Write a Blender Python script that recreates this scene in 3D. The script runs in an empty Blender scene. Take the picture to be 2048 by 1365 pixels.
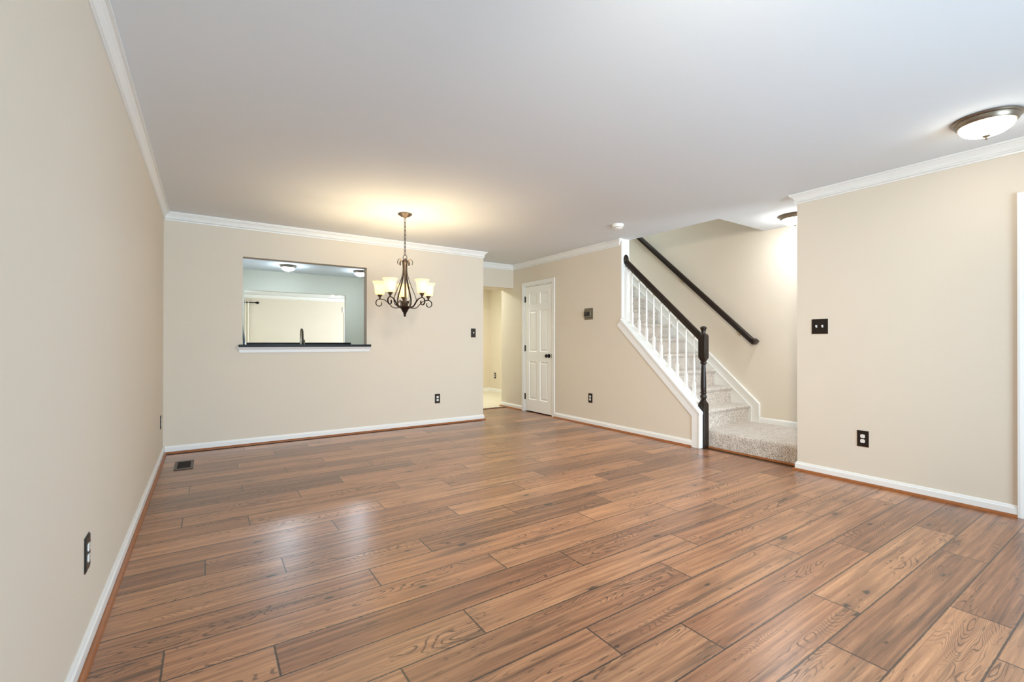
import bpy, bmesh, math, random
from math import sin, cos, pi, radians, sqrt
from mathutils import Vector, Matrix, Euler
random.seed(7)
S = bpy.context.scene
COL = S.collection

# ---------------------------------------------------------------- camera
CAMH = 1.1269
cam_d = bpy.data.cameras.new('camera'); cam = bpy.data.objects.new('camera', cam_d); COL.objects.link(cam)
cam_d.sensor_width = 36.0; cam_d.sensor_fit = 'HORIZONTAL'; cam_d.lens = 36.0*911.36/2048.0
cam_d.clip_start = 0.02; cam_d.clip_end = 100
YAW, PITCH, ROLL = radians(33.815), radians(0.169), radians(0.064)
_F = Vector((sin(YAW)*cos(PITCH), cos(YAW)*cos(PITCH), sin(PITCH)))
_R = Vector((cos(YAW), -sin(YAW), 0)); _U = _R.cross(_F)
_R2 = _R*cos(ROLL)+_U*sin(ROLL); _U2 = -_R*sin(ROLL)+_U*cos(ROLL)
cam.matrix_world = Matrix(((_R2.x, _U2.x, -_F.x, 0), (_R2.y, _U2.y, -_F.y, 0), (_R2.z, _U2.z, -_F.z, CAMH), (0, 0, 0, 1)))
S.camera = cam

# ---------------------------------------------------------------- view + world + large lights
S.view_settings.view_transform = 'Standard'; S.view_settings.look = 'None'
S.view_settings.gamma = 1; S.view_settings.use_curve_mapping = False
S.view_settings.exposure = 0.94
S.cycles.max_bounces = 10; S.cycles.diffuse_bounces = 7; S.cycles.glossy_bounces = 4
S.cycles.sample_clamp_indirect = 6.0; S.cycles.caustics_reflective = False; S.cycles.caustics_refractive = False
S.cycles.use_denoising = True
W = bpy.data.worlds.new('world'); S.world = W; W.use_nodes = True
W.node_tree.nodes['Background'].inputs[0].default_value = (0.80, 0.90, 1.0, 1)
W.node_tree.nodes['Background'].inputs[1].default_value = 1.0

def area(name, loc, target, sx, sy, power, col, spread=180):
    l = bpy.data.lights.new(name, 'AREA'); l.shape = 'RECTANGLE'; l.size = sx; l.size_y = sy
    l.energy = power; l.color = col; l.spread = radians(spread)
    o = bpy.data.objects.new(name, l); COL.objects.link(o); o.location = loc
    o.rotation_euler = (Vector(target)-Vector(loc)).to_track_quat('-Z', 'Y').to_euler()
    return o
# daylight through the glazed doors behind the camera
area('daylight_patio_doors', (1.9, -2.35, 1.15), (1.9, 3, 1.0), 3.5, 2.1, 203, (0.62, 0.83, 1.0))
# family room lights, back hall lamp, added fills for kitchen, stairs, near room
area('daylight_family_window', (0.0, 14.75, 1.5), (0.6, 10, 1.2), 1.5, 1.5, 76, (0.78, 0.88, 1.0))
area('family_side_light', (5.5, 12.2, 1.3), (2, 12, 1.2), 2.2, 2.0, 78, (0.78, 0.89, 1.0))  # area lamp in front of the solid right wall
area('kitchen_ceiling_fill', (-0.30, 7.7, 1.55), (1.6, 7.7, 2.40), 1.6, 0.9, 15, (0.66, 0.82, 1.0))  # added fill aimed up at the kitchen ceiling; no window in that wall
area('upstairs_fill', (4.62, 5.2, 4.2), (5.4, 5.0, 3.2), 1.4, 1.0, 24, (0.74, 0.92, 1.0))  # added area light to brighten the stairwell; the shaft has no window
area('entry_fill', (5.0, 1.03, 1.35), (4.95, 4.0, 1.0), 0.7, 1.5, 17, (0.74, 0.88, 1.0))  # added fill to brighten the landing carpet and far stairwell wall
area('back_hall_lamp_light', (3.95, 7.75, 2.40), (3.95, 7.75, 0), 0.4, 0.4, 22, (0.97, 0.99, 0.88))
area('near_room_fill', (0.9, 0.2, 2.38), (4.3, 4.4, 0.0), 0.30, 0.30, 20, (1.0, 0.90, 0.74), 95)  # added sideways fill out of view, brightens the stair and back walls

# ---------------------------------------------------------------- dimensions
H = 2.44
XL, YB, XR, XE, YR = -0.362, 5.748, 4.352, 3.345, 1.951
T = 0.14
XF = 5.43            # far wall of the stairwell
YS = 4.02            # where the full-height stair wall starts
YH = 6.83            # hall end of that wall
YK = 9.5             # far kitchen wall
YFR = 14.5           # far family room wall
RISE, RUN, LZ, RY = 0.20, 0.22, 0.185, 2.975

# ---------------------------------------------------------------- materials
def newmat(name):
    m = bpy.data.materials.new(name); m.use_nodes = True
    nt = m.node_tree; b = nt.nodes['Principled BSDF']
    return m, nt, b
def N(nt, t, **kw):
    n = nt.nodes.new(t)
    for k, v in kw.items(): setattr(n, k, v)
    return n
def srgb(r, g, b):
    f = lambda c: (c/255/12.92) if c/255 <= 0.04045 else ((c/255+0.055)/1.055)**2.4
    return (f(r), f(g), f(b), 1)
def mat(name, col, rough=0.5, metal=0.0, spec=0.5, bump=0.0, bscale=60.0, var=0.0, vscale=4.0, coat=0.0):
    m, nt, b = newmat(name)
    b.inputs['Base Color'].default_value = col; b.inputs['Roughness'].default_value = rough
    b.inputs['Metallic'].default_value = metal; b.inputs['Specular IOR Level'].default_value = spec
    b.inputs['Coat Weight'].default_value = coat
    tc = N(nt, 'ShaderNodeTexCoord')
    if var:
        no = N(nt, 'ShaderNodeTexNoise'); no.inputs['Scale'].default_value = vscale; no.inputs['Detail'].default_value = 4
        nt.links.new(tc.outputs['Object'], no.inputs['Vector'])
        mx = N(nt, 'ShaderNodeMix', data_type='RGBA')
        mx.inputs['A'].default_value = tuple(c*(1-var) for c in col[:3])+(1,)
        mx.inputs['B'].default_value = tuple(min(1, c*(1+var)) for c in col[:3])+(1,)
        nt.links.new(no.outputs['Fac'], mx.inputs['Factor']); nt.links.new(mx.outputs['Result'], b.inputs['Base Color'])
    if bump:
        no = N(nt, 'ShaderNodeTexNoise'); no.inputs['Scale'].default_value = bscale; no.inputs['Detail'].default_value = 3
        nt.links.new(tc.outputs['Object'], no.inputs['Vector'])
        bp = N(nt, 'ShaderNodeBump'); bp.inputs['Strength'].default_value = bump; bp.inputs['Distance'].default_value = 0.002
        nt.links.new(no.outputs['Fac'], bp.inputs['Height']); nt.links.new(bp.outputs['Normal'], b.inputs['Normal'])
    return m
def emis(name, col, strength, base=(0.9, 0.9, 0.9, 1), rough=0.35):
    m, nt, b = newmat(name)
    b.inputs['Base Color'].default_value = base; b.inputs['Roughness'].default_value = rough
    b.inputs['Emission Color'].default_value = col; b.inputs['Emission Strength'].default_value = strength
    return m

M_wall = mat('beige_wall_paint', srgb(221, 211, 195), 0.75, spec=0.25, bump=0.05, bscale=180, var=0.012)
M_kwall = mat('pale_green_kitchen_paint', srgb(196, 194, 178), 0.7, spec=0.25, bump=0.05, bscale=180)
M_ceil = mat('white_ceiling_paint', srgb(224, 228, 231), 0.9, spec=0.1, bump=0.06, bscale=220)
M_trim = mat('white_gloss_trim', srgb(236, 236, 233), 0.35, spec=0.5, bump=0.02, bscale=40)
M_door = mat('white_door_paint', srgb(242, 242, 238), 0.42, spec=0.5, bump=0.06, bscale=120)
M_espresso = mat('espresso_stained_wood', srgb(33, 22, 16), 0.36, spec=0.35, bump=0.05, bscale=90, var=0.25, vscale=25)
M_bronze = mat('oil_rubbed_bronze', srgb(52, 40, 33), 0.38, metal=0.75, bump=0.05, bscale=140, var=0.3, vscale=60)
M_bronze_l = mat('brushed_bronze_metal', srgb(88, 76, 66), 0.40, metal=0.6, var=0.25, vscale=30)
M_blackm = mat('black_metal', srgb(26, 24, 22), 0.35, metal=0.5, var=0.2, vscale=30)
M_plate = mat('dark_bronze_plate', srgb(50, 44, 38), 0.35, metal=0.6, var=0.25, vscale=70)
M_copper = mat('copper_edge', srgb(120, 62, 42), 0.35, metal=0.8, var=0.2, vscale=70)
M_white = mat('white_plastic', srgb(240, 238, 232), 0.35, var=0.01)
M_slot = mat('dark_slot', srgb(30, 28, 26), 0.6, var=0.1)
M_nickel = mat('brushed_nickel', srgb(150, 142, 128), 0.3, metal=0.9, var=0.1, vscale=40)
M_brass = mat('satin_nickel_bracket', srgb(196, 180, 150), 0.3, metal=0.9, var=0.1, vscale=40)
M_granite = mat('black_granite', srgb(24, 25, 25), 0.35, spec=0.12, var=0.5, vscale=160)
M_shoe = mat('stained_oak_shoe', srgb(152, 92, 50), 0.4, spec=0.3, var=0.25, vscale=18)
M_thresh = mat('dark_wood_threshold', srgb(84, 58, 38), 0.4, var=0.25, vscale=20)
M_thermo = mat('grey_bronze_plastic', srgb(122, 112, 94), 0.4, metal=0.3, var=0.1, vscale=80)
M_curtain = mat('cream_curtain', srgb(232, 226, 212), 0.85, bump=0.15, bscale=300)
M_cab = mat('cream_cabinet_paint', srgb(232, 228, 216), 0.4, var=0.02)
M_steel = mat('stainless_steel', srgb(140, 150, 158), 0.5, metal=0.4, bump=0.03, bscale=200)
M_fan = mat('white_fan_enamel', srgb(240, 240, 236), 0.35, var=0.01)
M_pewter = mat('pewter_metal', srgb(150, 138, 122), 0.35, metal=0.85, var=0.15, vscale=30)
M_lamp_warmw = emis('lit_alabaster_glass', (1.0, 0.93, 0.80, 1), 14.0)
M_lamp_stair = emis('lit_alabaster_glass_bright', (0.95, 0.98, 1.0, 1), 42.0)
M_lamp_cool = emis('lit_cool_glass', (0.74, 0.87, 1.0, 1), 74.0)
M_lamp_fan = emis('lit_fan_glass', (1.0, 0.93, 0.76, 1), 1.8)

def lampshade_mat():
    m, nt, b = newmat('frosted_cream_glass_shade')
    nt.nodes.remove(b); out = nt.nodes['Material Output']
    d = N(nt, 'ShaderNodeBsdfDiffuse'); d.inputs[0].default_value = (0.86, 0.78, 0.60, 1)
    t = N(nt, 'ShaderNodeBsdfTranslucent'); t.inputs[0].default_value = (0.95, 0.82, 0.55, 1)
    g = N(nt, 'ShaderNodeBsdfGlossy'); g.inputs[1].default_value = 0.25
    e = N(nt, 'ShaderNodeEmission'); e.inputs[0].default_value = (1.0, 0.80, 0.46, 1); e.inputs[1].default_value = 0.18
    m1 = N(nt, 'ShaderNodeMixShader'); m1.inputs[0].default_value = 0.5
    m2 = N(nt, 'ShaderNodeMixShader'); m2.inputs[0].default_value = 0.05
    ad = N(nt, 'ShaderNodeAddShader')
    L = nt.links.new
    L(d.outputs[0], m1.inputs[1]); L(t.outputs[0], m1.inputs[2]); L(m1.outputs[0], m2.inputs[1]); L(g.outputs[0], m2.inputs[2])
    L(m2.outputs[0], ad.inputs[0]); L(e.outputs[0], ad.inputs[1]); L(ad.outputs[0], out.inputs[0])
    return m
M_shade = lampshade_mat()

def glass_mat():
    m, nt, b = newmat('window_glass'); nt.nodes.remove(b); out = nt.nodes['Material Output']
    tr = N(nt, 'ShaderNodeBsdfTransparent'); gl = N(nt, 'ShaderNodeBsdfGlossy'); gl.inputs[1].default_value = 0.02
    fr = N(nt, 'ShaderNodeFresnel'); mx = N(nt, 'ShaderNodeMixShader'); L = nt.links.new
    L(fr.outputs[0], mx.inputs[0]); L(tr.outputs[0], mx.inputs[1]); L(gl.outputs[0], mx.inputs[2]); L(mx.outputs[0], out.inputs[0])
    return m
M_glass = glass_mat()

def carpet_mat():
    m, nt, b = newmat('speckled_beige_carpet'); L = nt.links.new
    tc = N(nt, 'ShaderNodeTexCoord')
    n1 = N(nt, 'ShaderNodeTexNoise'); n1.inputs['Scale'].default_value = 145; n1.inputs['Detail'].default_value = 3; n1.inputs['Roughness'].default_value = 0.7
    n2 = N(nt, 'ShaderNodeTexNoise'); n2.inputs['Scale'].default_value = 14; n2.inputs['Detail'].default_value = 3
    L(tc.outputs['Object'], n1.inputs['Vector']); L(tc.outputs['Object'], n2.inputs['Vector'])
    r = N(nt, 'ShaderNodeValToRGB'); e = r.color_ramp.elements
    e[0].position = 0.36; e[0].color = srgb(112, 98, 87); e[1].position = 0.66; e[1].color = srgb(248, 241, 231)
    x = r.color_ramp.elements.new(0.47); x.color = srgb(198, 184, 170)
    L(n1.outputs['Fac'], r.inputs['Fac'])
    mx = N(nt, 'ShaderNodeMix', data_type='RGBA', blend_type='MULTIPLY'); mx.inputs['Factor'].default_value = 0.35
    r2 = N(nt, 'ShaderNodeValToRGB'); r2.color_ramp.elements[0].position = 0.3; r2.color_ramp.elements[1].position = 0.6
    r2.color_ramp.elements[0].color = (0.6, 0.57, 0.54, 1)
    L(n2.outputs['Fac'], r2.inputs['Fac']); L(r.outputs['Color'], mx.inputs['A']); L(r2.outputs['Color'], mx.inputs['B'])
    L(mx.outputs['Result'], b.inputs['Base Color'])
    bp = N(nt, 'ShaderNodeBump'); bp.inputs['Strength'].default_value = 0.9; bp.inputs['Distance'].default_value = 0.006
    L(n1.outputs['Fac'], bp.inputs['Height']); L(bp.outputs['Normal'], b.inputs['Normal'])
    b.inputs['Roughness'].default_value = 1.0; b.inputs['Specular IOR Level'].default_value = 0.05
    b.inputs['Sheen Weight'].default_value = 0.3
    return m
M_carpet = carpet_mat()

def tile_mat():
    m, nt, b = newmat('cream_floor_tile'); L = nt.links.new
    tc = N(nt, 'ShaderNodeTexCoord'); br = N(nt, 'ShaderNodeTexBrick')
    br.offset = 0; br.inputs['Scale'].default_value = 1; br.inputs['Brick Width'].default_value = 0.33; br.inputs['Row Height'].default_value = 0.33
    br.inputs['Mortar Size'].default_value = 0.004
    br.inputs['Color1'].default_value = srgb(222, 215, 198); br.inputs['Color2'].default_value = srgb(217, 210, 192); br.inputs['Mortar'].default_value = srgb(206, 196, 168)
    L(tc.outputs['Object'], br.inputs['Vector']); L(br.outputs['Color'], b.inputs['Base Color']); b.inputs['Roughness'].default_value = 0.35
    return m
M_tile = tile_mat()

def wood_floor_mat():
    m, nt, b = newmat('hand_scraped_oak_planks'); L = nt.links.new
    def math_(op, a, b_=None, c=None, clamp=False):
        n = N(nt, 'ShaderNodeMath', operation=op, use_clamp=clamp)
        for i, v in enumerate((a, b_, c)):
            if v is None: continue
            if isinstance(v, (int, float)): n.inputs[i].default_value = v
            else: L(v, n.inputs[i])
        return n.outputs[0]
    def smooth(v, lo, hi):
        n = N(nt, 'ShaderNodeMapRange', interpolation_type='SMOOTHSTEP'); L(v, n.inputs[0])
        n.inputs[1].default_value = lo; n.inputs[2].default_value = hi; return n.outputs[0]
    def mixc(f, a, b_, mode='MIX'):
        n = N(nt, 'ShaderNodeMix', data_type='RGBA', blend_type=mode)
        if isinstance(f, (int, float)): n.inputs['Factor'].default_value = f
        else: L(f, n.inputs['Factor'])
        for k, v in (('A', a), ('B', b_)):
            if isinstance(v, tuple): n.inputs[k].default_value = v
            else: L(v, n.inputs[k])
        return n.outputs['Result']
    tc = N(nt, 'ShaderNodeTexCoord')
    pa = N(nt, 'ShaderNodeAttribute', attribute_name='edge_x'); pb = N(nt, 'ShaderNodeAttribute', attribute_name='edge_y')
    pr = N(nt, 'ShaderNodeAttribute', attribute_name='plank_random')
    sr = N(nt, 'ShaderNodeSeparateXYZ'); L(pr.outputs['Vector'], sr.inputs[0])
    r1, r2, r3 = sr.outputs
    off = N(nt, 'ShaderNodeVectorMath', operation='MULTIPLY_ADD'); L(pr.outputs['Vector'], off.inputs[0])
    off.inputs[1].default_value = (41.0, 17.0, 23.0); L(tc.outputs['Object'], off.inputs[2])
    P = off.outputs[0]
    def mapped(sx, sy, sz=1.0):
        n = N(nt, 'ShaderNodeMapping'); n.inputs['Scale'].default_value = (sx, sy, sz); L(P, n.inputs[0]); return n.outputs[0]
    def noise(v, scale, detail=2, rough=0.5, dist=0.0):
        n = N(nt, 'ShaderNodeTexNoise'); L(v, n.inputs['Vector']); n.inputs['Scale'].default_value = scale
        n.inputs['Detail'].default_value = detail; n.inputs['Roughness'].default_value = rough; n.inputs['Distortion'].default_value = dist
        return n.outputs['Fac']
    # growth-ring field: contours of a stretched noise
    h = noise(mapped(0.9, 5.2), 1.25, 2.0, 0.5, 0.25)
    hd = noise(mapped(7, 26), 1.0, 3, 0.6)
    hh = math_('ADD', h, math_('MULTIPLY', hd, 0.030))
    ring = math_('SINE', math_('MULTIPLY', hh, 280.0))
    ringd = smooth(ring, 0.45, 1.0)
    patch = smooth(noise(mapped(0.9, 6.0), 1.6, 2, 0.5), 0.50, 0.64)
    ringm = math_('MULTIPLY', ringd, math_('MULTIPLY_ADD', patch, 0.85, 0.05))
    # long straight grain and fibres
    grain = noise(mapped(1.6, 46), 1.0, 4, 0.6, 0.2)
    fib = noise(mapped(5, 150), 1.0, 4, 0.7)
    streak = smooth(noise(mapped(0.9, 17), 1.0, 4, 0.62), 0.55, 0.70)
    # knots
    vo = N(nt, 'ShaderNodeTexVoronoi'); L(mapped(1.25, 3.1), vo.inputs['Vector']); vo.inputs['Scale'].default_value = 1.0; vo.voronoi_dimensions = '2D'
    kd = math_('ADD', math_('ADD', vo.outputs['Distance'], math_('MULTIPLY', math_('SUBTRACT', noise(mapped(16, 44), 1.0, 2, 0.6), 0.3), 0.10)), math_('MULTIPLY', r3, 0.045))
    knot = math_('SUBTRACT', 1.0, smooth(kd, 0.045, 0.072))
    halo = math_('SUBTRACT', 1.0, smooth(kd, 0.05, 0.26))
    # short dark flecks
    fl = smooth(noise(mapped(11, 75), 1.0, 2, 0.55), 0.64, 0.72)
    # colour
    tone = math_('ADD', math_('MULTIPLY', grain, 0.75), math_('MULTIPLY', r1, 0.26))
    rp = N(nt, 'ShaderNodeValToRGB'); L(tone, rp.inputs['Fac']); e = rp.color_ramp.elements
    e[0].position = 0.30; e[0].color = srgb(92, 56, 37); e[1].position = 0.76; e[1].color = srgb(204, 150, 107)
    x = rp.color_ramp.elements.new(0.48); x.color = srgb(150, 101, 69)
    c = rp.outputs['Color']
    hue = mixc(math_('MULTIPLY', r2, 0.35), (1, 1, 1, 1), (1.0, 0.84, 0.76, 1)); c = mixc(1.0, c, hue, 'MULTIPLY')
    c = mixc(math_('MULTIPLY', streak, 0.72), c, srgb(82, 56, 40))
    c = mixc(math_('MULTIPLY', halo, 0.40), c, srgb(104, 68, 46))
    c = mixc(math_('MULTIPLY', ringm, 0.88), c, srgb(74, 46, 31))
    c = mixc(math_('MULTIPLY', fl, 0.62), c, srgb(66, 44, 32))
    fm = math_('MULTIPLY_ADD', fib, 1.0, 0.5)
    fv = N(nt, 'ShaderNodeCombineXYZ'); [L(fm, fv.inputs[i]) for i in range(3)]
    c = mixc(0.8, c, fv.outputs[0], 'MULTIPLY')
    c = mixc(math_('MULTIPLY', knot, 0.92), c, srgb(40, 26, 20))
    # joints
    sa = N(nt, 'ShaderNodeSeparateXYZ'); L(pa.outputs['Vector'], sa.inputs[0]); sb = N(nt, 'ShaderNodeSeparateXYZ'); L(pb.outputs['Vector'], sb.inputs[0])
    dx = math_('MINIMUM', sa.outputs[0], sa.outputs[1]); dy = math_('MINIMUM', sb.outputs[0], sb.outputs[1])
    wob = math_('MULTIPLY', noise(mapped(60, 60), 1.0, 2, 0.6), 0.0045)
    dd = math_('SUBTRACT', math_('MINIMUM', math_('MULTIPLY', dx, 1.0), dy), math_('SUBTRACT', wob, 0.0016))
    seam = math_('SUBTRACT', 1.0, smooth(dd, 0.0008, 0.0044))
    c = mixc(math_('MULTIPLY', seam, 0.92), c, srgb(36, 22, 15))
    L(c, b.inputs['Base Color'])
    ro = math_('ADD', math_('MULTIPLY_ADD', grain, 0.12, 0.27), math_('MULTIPLY', ringm, 0.12))
    L(ro, b.inputs['Roughness']); b.inputs['Specular IOR Level'].default_value = 0.8; b.inputs['Coat Weight'].default_value = 0.5; b.inputs['Coat Roughness'].default_value = 0.27
    und = noise(mapped(2.2, 9), 1.0, 2, 0.5)
    hgt = math_('SUBTRACT', math_('ADD', math_('MULTIPLY', und, 0.9), math_('MULTIPLY', fib, 0.12)), math_('ADD', math_('MULTIPLY', ringm, 0.10), math_('MULTIPLY', seam, 0.55)))
    bp = N(nt, 'ShaderNodeBump'); bp.inputs['Strength'].default_value = 0.45; bp.inputs['Distance'].default_value = 0.0022
    L(hgt, bp.inputs['Height']); L(bp.outputs['Normal'], b.inputs['Normal'])
    return m
M_floor = wood_floor_mat()

# ---------------------------------------------------------------- mesh helpers
def link(name, bm, m, parent=None, smooth=False, loc=None):
    me = bpy.data.meshes.new(name)
    bmesh.ops.recalc_face_normals(bm, faces=bm.faces)
    bm.to_mesh(me); bm.free()
    if smooth:
        me.polygons.foreach_set('use_smooth', [True]*len(me.polygons))
        try: me.set_sharp_from_angle(angle=radians(38))
        except Exception: pass
    me.materials.append(m)
    o = bpy.data.objects.new(name, me); COL.objects.link(o)
    if parent: o.parent = parent
    if loc: o.location = loc
    return o
def box(bm, x0, x1, y0, y1, z0, z1, bev=0.0):
    vs = [bm.verts.new((x, y, z)) for x in (x0, x1) for y in (y0, y1) for z in (z0, z1)]
    fs = [(0, 1, 3, 2), (4, 6, 7, 5), (0, 4, 5, 1), (2, 3, 7, 6), (0, 2, 6, 4), (1, 5, 7, 3)]
    faces = [bm.faces.new([vs[i] for i in f]) for f in fs]
    if bev:
        es = list({e for f in faces for e in f.edges})
        bmesh.ops.bevel(bm, geom=es, offset=bev, segments=2, affect='EDGES', profile=0.5)
def prism(bm, pts, axis, a0, a1):
    """polygon pts (2D in the other two axes, in xyz order) extruded along axis"""
    def mk(p, a):
        if axis == 'x': return (a, p[0], p[1])
        if axis == 'y': return (p[0], a, p[1])
        return (p[0], p[1], a)
    A = [bm.verts.new(mk(p, a0)) for p in pts]; B = [bm.verts.new(mk(p, a1)) for p in pts]
    n = len(pts)
    bm.faces.new(A); bm.faces.new(B[::-1])
    for i in range(n): bm.faces.new((A[i], A[(i+1) % n], B[(i+1) % n], B[i]))
def lathe(bm, prof, c=(0, 0, 0), seg=32, ax='z', cap=True, sq=None):
    cx, cy, cz = c; rings = []
    for r, z in prof:
        ring = []
        for i in range(seg):
            a = 2*pi*i/seg
            u, v = r*cos(a), r*sin(a)
            if ax == 'z': co = (cx+u, cy+v, cz+z)
            elif ax == 'x': co = (cx+z, cy+u, cz+v)
            else: co = (cx+u, cy+z, cz+v)
            ring.append(bm.verts.new(co))
        rings.append(ring)
    for a, b in zip(rings[:-1], rings[1:]):
        for i in range(seg): bm.faces.new((a[i], a[(i+1) % seg], b[(i+1) % seg], b[i]))
    if cap:
        bm.faces.new(rings[0]); bm.faces.new(rings[-1][::-1])
def sqloft(bm, prof, c, seg=1):
    """square section loft: prof = (half size, z, corner chamfer)"""
    rings = []
    for s, z, ch in prof:
        ch = max(ch, 0.0006)
        pts = [(s-ch, -s), (s, -s+ch), (s, s-ch), (s-ch, s), (-s+ch, s), (-s, s-ch), (-s, -s+ch), (-s+ch, -s)]
        rings.append([bm.verts.new((c[0]+x, c[1]+y, c[2]+z)) for x, y in pts])
    for a, b in zip(rings[:-1], rings[1:]):
        for i in range(8): bm.faces.new((a[i], a[(i+1) % 8], b[(i+1) % 8], b[i]))
    bm.faces.new(rings[0]); bm.faces.new(rings[-1][::-1])
def tube(bm, pts, r, seg=10, close=False, flat=None, flat_dir=None):
    """tube along points; r a number or a list. flat=(w,t): flat strap section, w along flat_dir"""
    pts = [Vector(p) for p in pts]; n = len(pts); rings = []
    prev = None
    for i, p in enumerate(pts):
        if close: t = (pts[(i+1) % n]-pts[i-1]).normalized()
        else: t = ((pts[min(i+1, n-1)])-(pts[max(i-1, 0)])).normalized()
        if flat: u = Vector(flat_dir); u = (u-t*u.dot(t)).normalized()
        elif prev is None:
            u = t.orthogonal().normalized()
        else:
            u = (prev-t*prev.dot(t)).normalized()
        prev = u; v = t.cross(u)
        rr = r[i] if isinstance(r, (list, tuple)) else r
        ring = []
        for k in range(seg):
            a = 2*pi*k/seg
            if flat: ring.append(bm.verts.new(p+u*(flat[0]/2*rr*cos(a))+v*(flat[1]/2*rr*sin(a))))
            else: ring.append(bm.verts.new(p+u*(rr*cos(a))+v*(rr*sin(a))))
        rings.append(ring)
    m = n if close else n-1
    for i in range(m):
        a, b = rings[i], rings[(i+1) % n]
        for k in range(seg): bm.faces.new((a[k], a[(k+1) % seg], b[(k+1) % seg], b[k]))
    if not close:
        bm.faces.new(rings[0]); bm.faces.new(rings[-1][::-1])
def spline(P, n=8):
    """Catmull-Rom through control points"""
    P = [Vector(p) for p in P]; out = []
    Q = [P[0]*2-P[1]]+P+[P[-1]*2-P[-2]]
    for i in range(1, len(Q)-2):
        for k in range(n):
            t = k/n; a, b, c, d = Q[i-1], Q[i], Q[i+1], Q[i+2]
            out.append(0.5*((2*b)+(-a+c)*t+(2*a-5*b+4*c-d)*t*t+(-a+3*b-3*c+d)*t*t*t))
    out.append(P[-1]); return out
def sweep(bm, path, prof, side=1, z0=0.0):
    """profile (d, z) swept along a plan polyline; d is the distance from the wall towards the room (left of the path if side=1)"""
    P = [Vector((x, y)) for x, y in path]; nr = []
    for a, b in zip(P[:-1], P[1:]):
        t = (b-a).normalized(); nr.append(Vector((-t.y, t.x))*side)
    rings = []
    for i, p in enumerate(P):
        if i == 0: mvec = nr[0]
        elif i == len(P)-1: mvec = nr[-1]
        else: mvec = (nr[i-1]+nr[i])/(1+nr[i-1].dot(nr[i]))
        rings.append([bm.verts.new((p.x+mvec.x*d, p.y+mvec.y*d, z0+z)) for d, z in prof])
    n = len(prof)
    for a, b in zip(rings[:-1], rings[1:]):
        for k in range(n): bm.faces.new((a[k], a[(k+1) % n], b[(k+1) % n], b[k]))
    bm.faces.new(rings[0]); bm.faces.new(rings[-1][::-1])
def struct(name, bm, m, parent=None, smooth=False):
    o = link(name, bm, m, parent, smooth)
    if not parent: o['kind'] = 'structure'
    return o
def tag(o, label, cat, group=None):
    o['label'] = label; o['category'] = cat
    if group: o['group'] = group
    return o
def thing(name, label, cat, loc=(0, 0, 0), rotz=0.0, group=None):
    o = bpy.data.objects.new(name, None); COL.objects.link(o); o.empty_display_size = 0.05
    o.location = loc; o.rotation_euler = (0, 0, rotz); return tag(o, label, cat, group)
def copy_tree(o, parent=None):
    c = o.copy(); COL.objects.link(c)
    if parent: c.parent = parent
    for ch in [x for x in o.children]: copy_tree(ch, c)
    return c
def B(): return bmesh.new()

# ---------------------------------------------------------------- wood floor: one mesh, a face per plank
def build_floor():
    me_v, me_f, ax, ay, rn = [], [], [], [], []
    PW, PL = 0.1885, 1.372
    seq = [1.264, 0.236, 0.926, 0.582, 1.265, 0.23, 0.915, 0.574, 1.247, 0.224, 1.004, 0.66, 1.367, 0.326, 1.011, 0.672, 1.246, 0.21, 0.9, 0.56, 1.248, 0.211, 0.889, 0.571, 1.271]
    rnd = random.Random(11)
    for k in range(-9, 36):
        yc = 5.010-PW*k; y0, y1 = yc-PW/2, yc+PW/2
        s = seq[k] if 0 <= k < len(seq) else (seq[(k*7) % 20]+0.3*(k % 3)) % PL
        if k == -1: s = 0.575
        if k == -2: s = 0.916
        if k == -3: s = 0.329
        xmin, xmax = XL-0.02, XR+0.02
        if yc > YB: xmin = XE-0.06
        yy1 = min(y1, 6.62); yy0 = max(y0, -2.05)
        if yy1 <= yy0: continue
        j = math.floor((xmin-s)/PL)
        while s+j*PL < xmax:
            a, b = s+j*PL, s+(j+1)*PL; j += 1
            x0, x1 = max(a, xmin), min(b, xmax)
            if x1-x0 < 0.001: continue
            i0 = len(me_v)
            r = (rnd.random(), rnd.random(), rnd.random())
            for x, y in ((x0, yy0), (x1, yy0), (x1, yy1), (x0, yy1)):
                me_v.append((x, y, 0)); ax.append((x-a, b-x, 0)); ay.append((y-y0, y1-y, 0)); rn.append(r)
            me_f.append((i0, i0+1, i0+2, i0+3))
    me = bpy.data.meshes.new('floor'); me.from_pydata(me_v, [], me_f)
    for nm, data in (('edge_x', ax), ('edge_y', ay), ('plank_random', rn)):
        at = me.attributes.new(nm, 'FLOAT_VECTOR', 'POINT')
        at.data.foreach_set('vector', [c for v in data for c in v])
    me.materials.append(M_floor)
    o = bpy.data.objects.new('floor', me); COL.objects.link(o); o['kind'] = 'structure'
build_floor()
bm = B(); box(bm, XL-T, XF+T, -2.3, 6.62, -0.12, -0.004); struct('floor_slab', bm, M_thresh)
bm = B(); box(bm, XL-T, 5.75, 6.62, YFR+T, -0.12, 0.0); box(bm, XL-T, XE-0.12, YB+0.13, 6.62, -0.004, 0.0); struct('floor_tiles', bm, M_tile)
bm = B(); prism(bm, [(6.59, 0), (6.60, 0.010), (6.66, 0.012), (6.675, 0)], 'x', XE, XR+0.10); struct('trim_threshold', bm, M_thresh)

# ---------------------------------------------------------------- walls
bm = B(); box(bm, XL-T, XL, -2.3, YFR+T, 0, H+0.345); struct('wall_left', bm, M_wall)
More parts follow.
